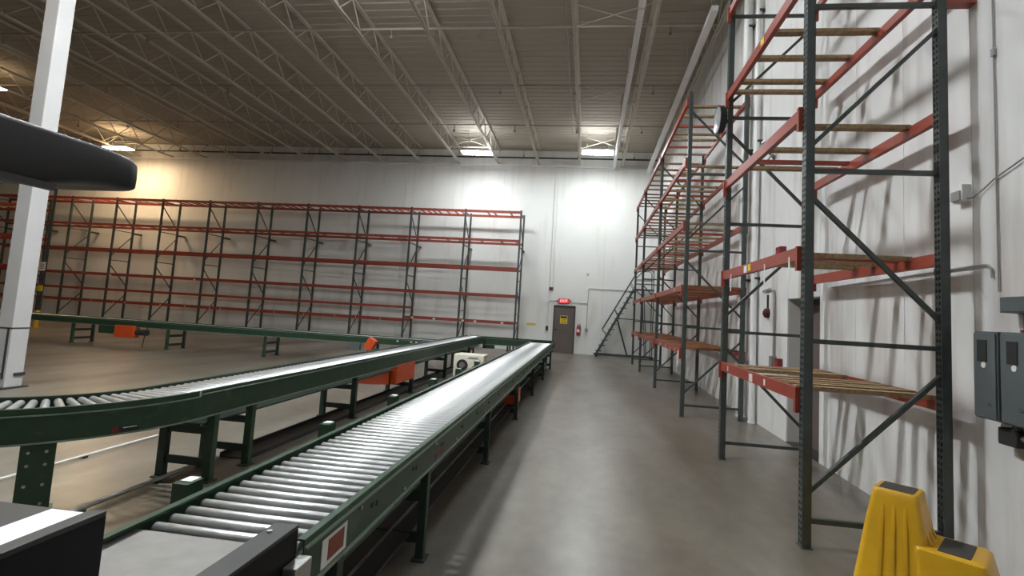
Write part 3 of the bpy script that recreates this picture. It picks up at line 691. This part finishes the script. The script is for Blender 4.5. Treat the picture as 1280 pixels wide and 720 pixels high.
MB().tube([(0, 0, 0), (0, -.05, 0), (0, -.08, 0)], .07, 14, True, [.07, .06, .03]).build('dome', M_STEEL, t, smooth=True); MB().bb((-.09, -.012, -.09), (.09, 0, .09)).build('back_plate', M_WHITE, t)
t = thing('wall_conduit', 'grey bent conduit on the wall running from the exit sign to the ladder', 'conduit', (0, YW - .02, 0))
MB().tube([(-1.8, 0, 2.34), (-1.4, 0, 2.36)], .014, 6).build('stub', M_CONDUIT, t)
MB().tube([(-.72, 0, 2.36), (-.06, 0, 2.30), (.03, 0, 2.36), (.04, 0, 2.9)] + arc((.12, 0, 2.93), .08, math.pi, math.pi / 2, 4) + [(2.2, 0, 2.98)], .014, 6).build('run', M_CONDUIT, t)
MB().tube([(.02, 0, 2.30), (.02, 0, 1.15)], .014, 6).build('drop', M_CONDUIT, t)
MB().bb((-.04, -.05, 1.02), (.09, .02, 1.17)).build('outlet_box', M_CONDUIT, t)
t = thing('wall_raceway', 'pale vertical conduit running up the far wall to the roof', 'conduit', (-1.78, YW - .02, 0))
MB().tube([(0, 0, 1.0), (0, 0, 8.6)], .018, 6).build('pipe', M_WALLB, t); MB().tube([(.16, 0, 2.9), (.16, 0, 8.6)], .012, 6).build('wire_run', M_WALLB, t)
MB().bb((-.06, -.04, .98), (.06, .02, 1.18)).build('switch_box', M_CHAR, t); MB().bb((-.09, -.05, 2.27), (.05, .02, 2.41)).build('junction_box', M_WHITE, t)
t = thing('wall_notice', 'thin yellow warning strip on the far wall by the rack end', 'sign', (-2.52, YW, 1.22))
MB().bb((-.22, -.006, -.06), (.22, 0, .06)).build('plate', mat('sign_pale_yellow', (.70, .62, .25), .6), t); MB().bb((-.2, -.008, -.012), (.2, -.0065, .012)).build('print_line', M_YSIGN, t)

# ------------------------------------------------------------------ rolling ladder
t = thing('rolling_ladder', 'dark grey rolling warehouse ladder with handrails by the far wall', 'ladder', (0, 22.35, 0))
for y in (0., .62):
    MB().bar((.50, y, .12), (2.02, y, 3.02), .03, .07).build('stringer', M_POST, t)
    MB().bar((.38, y, .10), (2.95, y, .10), .03, .06).build('base_rail', M_POST, t)
    MB().tube([(2.85, y, .10), (2.85, y, 3.05)], .02, 8).build('rear_post', M_POST, t)
    MB().tube([(1.34, y, 1.72), (1.84, y, .10)], .022, 8).build('strut', M_POST, t)
    MB().tube([(2.42, y, 3.0), (2.62, y, .10)], .022, 8).build('strut', M_POST, t)
    MB().tube([(1.40, y, 1.72), (2.85, y, 1.68)], .018, 8).build('mid_rail', M_POST, t)
    MB().tube([(1.02, y, .98), (.78, y, 1.10), (.73, y, 1.22), (2.08, y, 3.70), (2.2, y, 3.86), (2.72, y, 3.88), (2.82, y, 3.80), (2.84, y, 3.05)], .02, 8).build('handrail', M_POST, t, smooth=True)
    MB().tube([(1.42, y, 1.74), (1.22, y, 2.12)], .016, 6).build('rail_post', M_POST, t)
    MB().tube([(2.02, y, 3.05), (1.86, y, 3.30)], .016, 6).build('rail_post', M_POST, t)
    MB().tube([(2.1, y, 3.45), (2.84, y, 3.45)], .016, 6).build('guard_rail', M_POST, t)
MB().tube([(2.84, 0, 3.86), (2.84, .62, 3.86)], .02, 8).build('guard_rail', M_POST, t)
st_ = MB().bb((-.13, 0, -.015), (.13, .62, .015)).mesh('step', M_POST)
for k in range(12):
    f = (k + .5) / 12; put('step', st_, t, (.53 + 1.5 * f, 0, .14 + 2.88 * f))
MB().bb((1.98, 0, 3.0), (2.86, .62, 3.05)).build('platform', M_CHAR, t)
wh = MB().tube([(0, -.025, 0), (0, .025, 0)], .06, 12).mesh('caster', M_INK)
for x in (.5, 2.85):
    for y in (.0, .62): put('caster', wh, t, (x, y, .06))

# ------------------------------------------------------------------ side wall fittings
def wall_pipe(y, r, lab, z0=0., z1=9.2, m=M_WHITE, fl=True):
    t = thing('riser_pipe', lab, 'pipe', (XR - r - .035, y, 0))
    MB().tube([(0, 0, z0), (0, 0, z1)], r, 16).build('pipe', m, t, smooth=True)
    if fl: MB().tube([(0, 0, .95), (0, 0, 1.05)], r * 1.25, 16).build('coupling', m, t, smooth=True); MB().tube([(0, 0, 0), (0, 0, .03)], r * 1.3, 16).build('base_flange', m, t)
    for z in (2.6, 5.2, 7.8): MB().bb((-r * .2, -r * 1.15, z), (r + .03, r * 1.15, z + .04)).build('pipe_clip', M_CHAR, t)
wall_pipe(10.3, .085, 'thick white riser pipe on the side wall, the widest of the two')
wall_pipe(9.72, .055, 'slimmer white riser pipe on the side wall beside the thick one')
t = thing('looped_conduit', 'grey conduit on the side wall bending down to a red box', 'conduit', (XR - .03, 8.8, 0))
MB().tube([(0, .60, 2.37), (0, .25, 2.40), (0, .1, 2.36), (0, .06, 2.2), (0, .06, 1.25)], .02, 8).build('run', M_CONDUIT, t, smooth=True)
MB().bb((-.05, .0, 1.08), (.03, .13, 1.27)).build('junction_box', M_CONDUIT, t)
t = thing('call_point', 'small dark red call box low on the side wall by the doorway', 'alarm', (XR, 8.62, 1.15))
MB().bb((-.07, -.08, -.08), (0, .08, .10)).build('housing', M_DKRED, t, bevel=.01); MB().bb((-.078, -.05, -.04), (-.0705, .05, .04)).build('face', M_RED, t)
t = thing('horn_strobe', 'dark red alarm horn high on the side wall above the doorway', 'alarm', (XR, 8.55, 2.97))
MB().bb((-.10, -.10, -.08), (0, .10, .08)).build('housing', M_DKRED, t, bevel=.01); MB().bb((-.108, -.05, -.05), (-.1005, .05, .02)).build('grille', M_RED, t)
t = thing('valve_bell', 'dark red alarm bell with a stem on the side wall between pipe and conduit', 'bell', (XR, 9.22, 1.98))
MB().tube([(0, 0, 0), (-.06, 0, 0), (-.09, 0, 0)], .09, 16, True, [.09, .08, .03]).build('gong', mat('gong_dark', (.07, .012, .014), .4), t, smooth=True); MB().bb((-.025, -.015, .09), (0, .015, .32)).build('stem', M_INK, t)
t = thing('sensor_arm', 'small grey detector bracket high on the side wall', 'detector', (XR, 8.9, 4.65))
MB().bar((0, .1, 0), (-.3, -.15, .22), .05, .05).build('arm', M_CONDUIT, t); MB().bar((-.1, .35, .0), (-.1, -.05, .05), .02, .02).build('spar', M_CONDUIT, t); MB().bb((-.02, -.08, -.10), (0, .15, .08)).build('back_plate', M_WHITE, t)
# switchgear
def switch(y0, y1, lab):
    t = thing('disconnect_switch', lab, 'switch box', (XR, (y0 + y1) / 2, 1.165)); wv = (y1 - y0) / 2; dp = .17
    MB().bb((-dp, -wv, 0), (0, wv, .645)).build('enclosure', M_EGREY, t, bevel=.008)
    dr = MB().bb((-dp - .012, -wv + .008, .01), (-dp - .0005, wv - .008, .63)).build('cover', M_EGREY, t, bevel=.004)
    MB().bb((-dp - .018, -.03, .42), (-dp - .0125, .06, .58)).build('recess', M_INK, dr)
    MB().tube([(-dp - .018, 0, .395), (-dp - .0125, 0, .395)], .022, 14).build('rating_plate', M_LABEL, dr)
    MB().tube([(-dp - .02, -.05, .12), (-dp - .0125, -.05, .12)], .014, 8).build('latch', M_STEEL, dr)
    MB().bb((-dp + .03, wv + .001, .40), (-dp + .06, wv + .018, .58)).build('lever', M_INK, t); MB().bb((-dp + .03, wv + .001, .581), (-dp + .06, wv + .018, .61)).build('lever_knob', M_DKRED, t)
switch(4.07, 4.29, 'dark grey electrical switch box, the one nearer the rack post')
switch(3.78, 4.04, 'dark grey electrical switch box under the wiring trough, the farther from the rack post')
t = thing('wire_trough', 'grey horizontal wiring trough above the switch boxes', 'trough', (XR, 3.25, 1.95))
MB().bb((-.12, 0, 0), (0, .86, .115)).build('body', M_EGREY, t, bevel=.004); MB().bb((-.126, .02, .01), (-.1205, .84, .105)).build('cover', M_EGREY, t)
t = thing('conduit_nipple', 'short brown pipe stub between wiring trough and switch boxes', 'conduit', (XR - .07, 3.93, 1.81))
MB().tube([(0, 0, 0), (0, 0, .14)], .028, 8).build('pipe', M_CHAR, t, smooth=True); MB().tube([(0, 0, 0), (0, 0, .02)], .045, 8).build('locknut', M_DKRED, t)
t = thing('pull_box', 'small dark pull box below the switch boxes with a pipe', 'conduit', (XR, 4.02, 1.0))
MB().bb((-.10, .0, .0), (0, .16, .12)).build('box', M_CHAR, t, bevel=.008); MB().tube([(-.05, .0, .07), (-.05, -.7, .09)], .025, 8).build('pipe', M_CONDUIT, t, smooth=True); MB().tube([(-.05, .05, .11), (-.05, .05, .165)], .03, 8).build('nipple', M_CHAR, t)
t = thing('wall_junction_box', 'small white junction box on the wall with a trailing grey cable', 'junction box', (XR, 4.60, 2.96))
MB().bb((-.07, -.06, -.075), (0, .06, .075)).build('box', M_WHITE, t, bevel=.006); MB().bb((-.085, -.05, -.06), (-.0705, .05, .02)).build('cover', M_CONDUIT, t)
MB().tube([(-.03, -.06, -.05), (-.03, -.13, -.055), (-.02, -.22, -.01), (-.02, -.32, .04), (-.02, -1.1, .28)], .006, 6).build('cable', M_CONDUIT, t, smooth=True)
t = thing('bent_conduit', 'grey conduit on the wall ending in a bend beside the near rack post', 'conduit', (XR - .02, 4.3, 2.33))
MB().tube([(0, 2.6, -.03), (0, .12, .01)] + [(0, .05, .0), (0, .02, -.03), (0, .015, -.10)], .009, 8).build('run', M_CONDUIT, t, smooth=True); MB().bb((-.01, .6, -.03), (.02, .66, .03)).build('clip', M_CHAR, t)
t = thing('drop_conduit', 'thin grey conduit dropping down the wall to the switch boxes', 'conduit', (XR - .014, 4.26, 1.80))
MB().tube([(0, 0, .32), (0, 0, 6.6)], .006, 6).build('run', M_CONDUIT, t); MB().bb((-.012, -.015, 2.2), (.01, .015, 2.26)).build('coupling', M_CONDUIT, t)
# round mirror clamped to the second upright
t = thing('safety_mirror', 'round white-faced safety mirror with black rim clamped to a rack post', 'mirror', (1.70, 6.93, 4.52))
Rm = Matrix.Rotation(math.radians(-89), 3, 'Z')
def rdisc(y0, y1, r0, r1): return [Rm @ Vector((0, y0, 0)), Rm @ Vector((0, y1, 0))], [r0, r1]
p, r_ = rdisc(-.085, -.055, .06, .185); MB().tube(p, .2, 28, True, r_).build('mirror_dome', mat('mirror_grey', (.34, .35, .35), .25), t, smooth=True)
p, r_ = rdisc(-.058, .03, .20, .17); MB().tube(p, .2, 28, True, r_).build('rim', M_INK, t, smooth=True)
MB().tube([Rm @ Vector((0, .03, 0)), (.085, .045, 0)], .025, 8).build('clamp_arm', M_INK, t)

# ------------------------------------------------------------------ yellow step stool
t = thing('step_stool', 'yellow moulded plastic step stool with grey grip pads', 'step stool', (2.18, 3.865, 0), math.radians(-40))
def rect(x0, x1, y0, y1, z, r=.03, n=4):
    out = []
    for cx, cy, a in ((x1 - r, y1 - r, 0), (x0 + r, y1 - r, 90), (x0 + r, y0 + r, 180), (x1 - r, y0 + r, 270)):
        for k in range(n + 1):
            b = math.radians(a + 90 * k / n); out.append((cx + r * math.cos(b), cy + r * math.sin(b), z))
    return out
SH, SL = .70, .41
def flute(x0, x1, y0, y1, z, r, d):
    """rounded rectangle whose long sides carry shallow vertical flutes"""
    out = []
    for k, p in enumerate(rect(x0, x1, y0, y1, z, r)): out.append(p)
    return out
tower = MB().sweep([rect(-.245, .20, -.225, .225, 0, .05), rect(-.235, .20, -.215, .215, .02, .05), rect(-.165, .165, -.16, .16, .48, .04), rect(-.135, .135, -.13, .13, SH - .05, .035), rect(-.128, .128, -.124, .124, SH - .012, .03), rect(-.118, .118, -.114, .114, SH, .022)]).build('upper_step', M_YELLOW, t, smooth=True)
low = MB().sweep([rect(.12, .56, -.235, .235, 0, .05), rect(.12, .55, -.225, .225, .02, .05), rect(.11, .47, -.195, .195, SL - .05, .04), rect(.11, .46, -.19, .19, SL - .012, .035), rect(.11, .445, -.175, .175, SL, .03)]).build('lower_step', M_YELLOW, t, smooth=True)
MB().sweep([rect(-.095, .095, -.090, .090, SH - .002, .008), rect(-.095, .095, -.090, .090, SH + .004, .008)]).build('grip_pad', M_PAD, t)
MB().sweep([rect(.225, .385, -.15, .15, SL - .002, .008), rect(.225, .385, -.15, .15, SL + .004, .008)]).build('grip_pad', M_PAD, t)
for px in (-.075, .0, .075):
    rg = []
    for zz, f in ((.03, 1.), (.25, .85), (.48, .68), (SH - .09, .5)):
        yo = -(.213 - (.213 - .160) * min(1, (zz - .02) / .46)) if zz <= .48 else -(.16 - .03 * (zz - .48) / .17)
        w_ = .026 * f; dd = .014 * (1 if zz < SH - .1 else .1)
        rg.append([(px * (.6 + .4 * f) - w_, yo + .02, zz), (px * (.6 + .4 * f) - w_ * .6, yo - dd * .7, zz), (px * (.6 + .4 * f), yo - dd, zz), (px * (.6 + .4 * f) + w_ * .6, yo - dd * .7, zz), (px * (.6 + .4 * f) + w_, yo + .02, zz)])
    MB().sweep(rg).build('rib', M_YELLOW, t, smooth=True)
for py in (-.09, 0, .09):
    MB().sweep([[(.13, py - .02, SL - .01), (.20, py - .02, SL - .01), (.20, py + .02, SL - .01), (.13, py + .02, SL - .01)], [(.13, py - .012, SL + .07), (.165, py - .012, SL + .07), (.165, py + .012, SL + .07), (.13, py + .012, SL + .07)]]).build('gusset', M_YELLOW, t, bevel=.005, smooth=True)
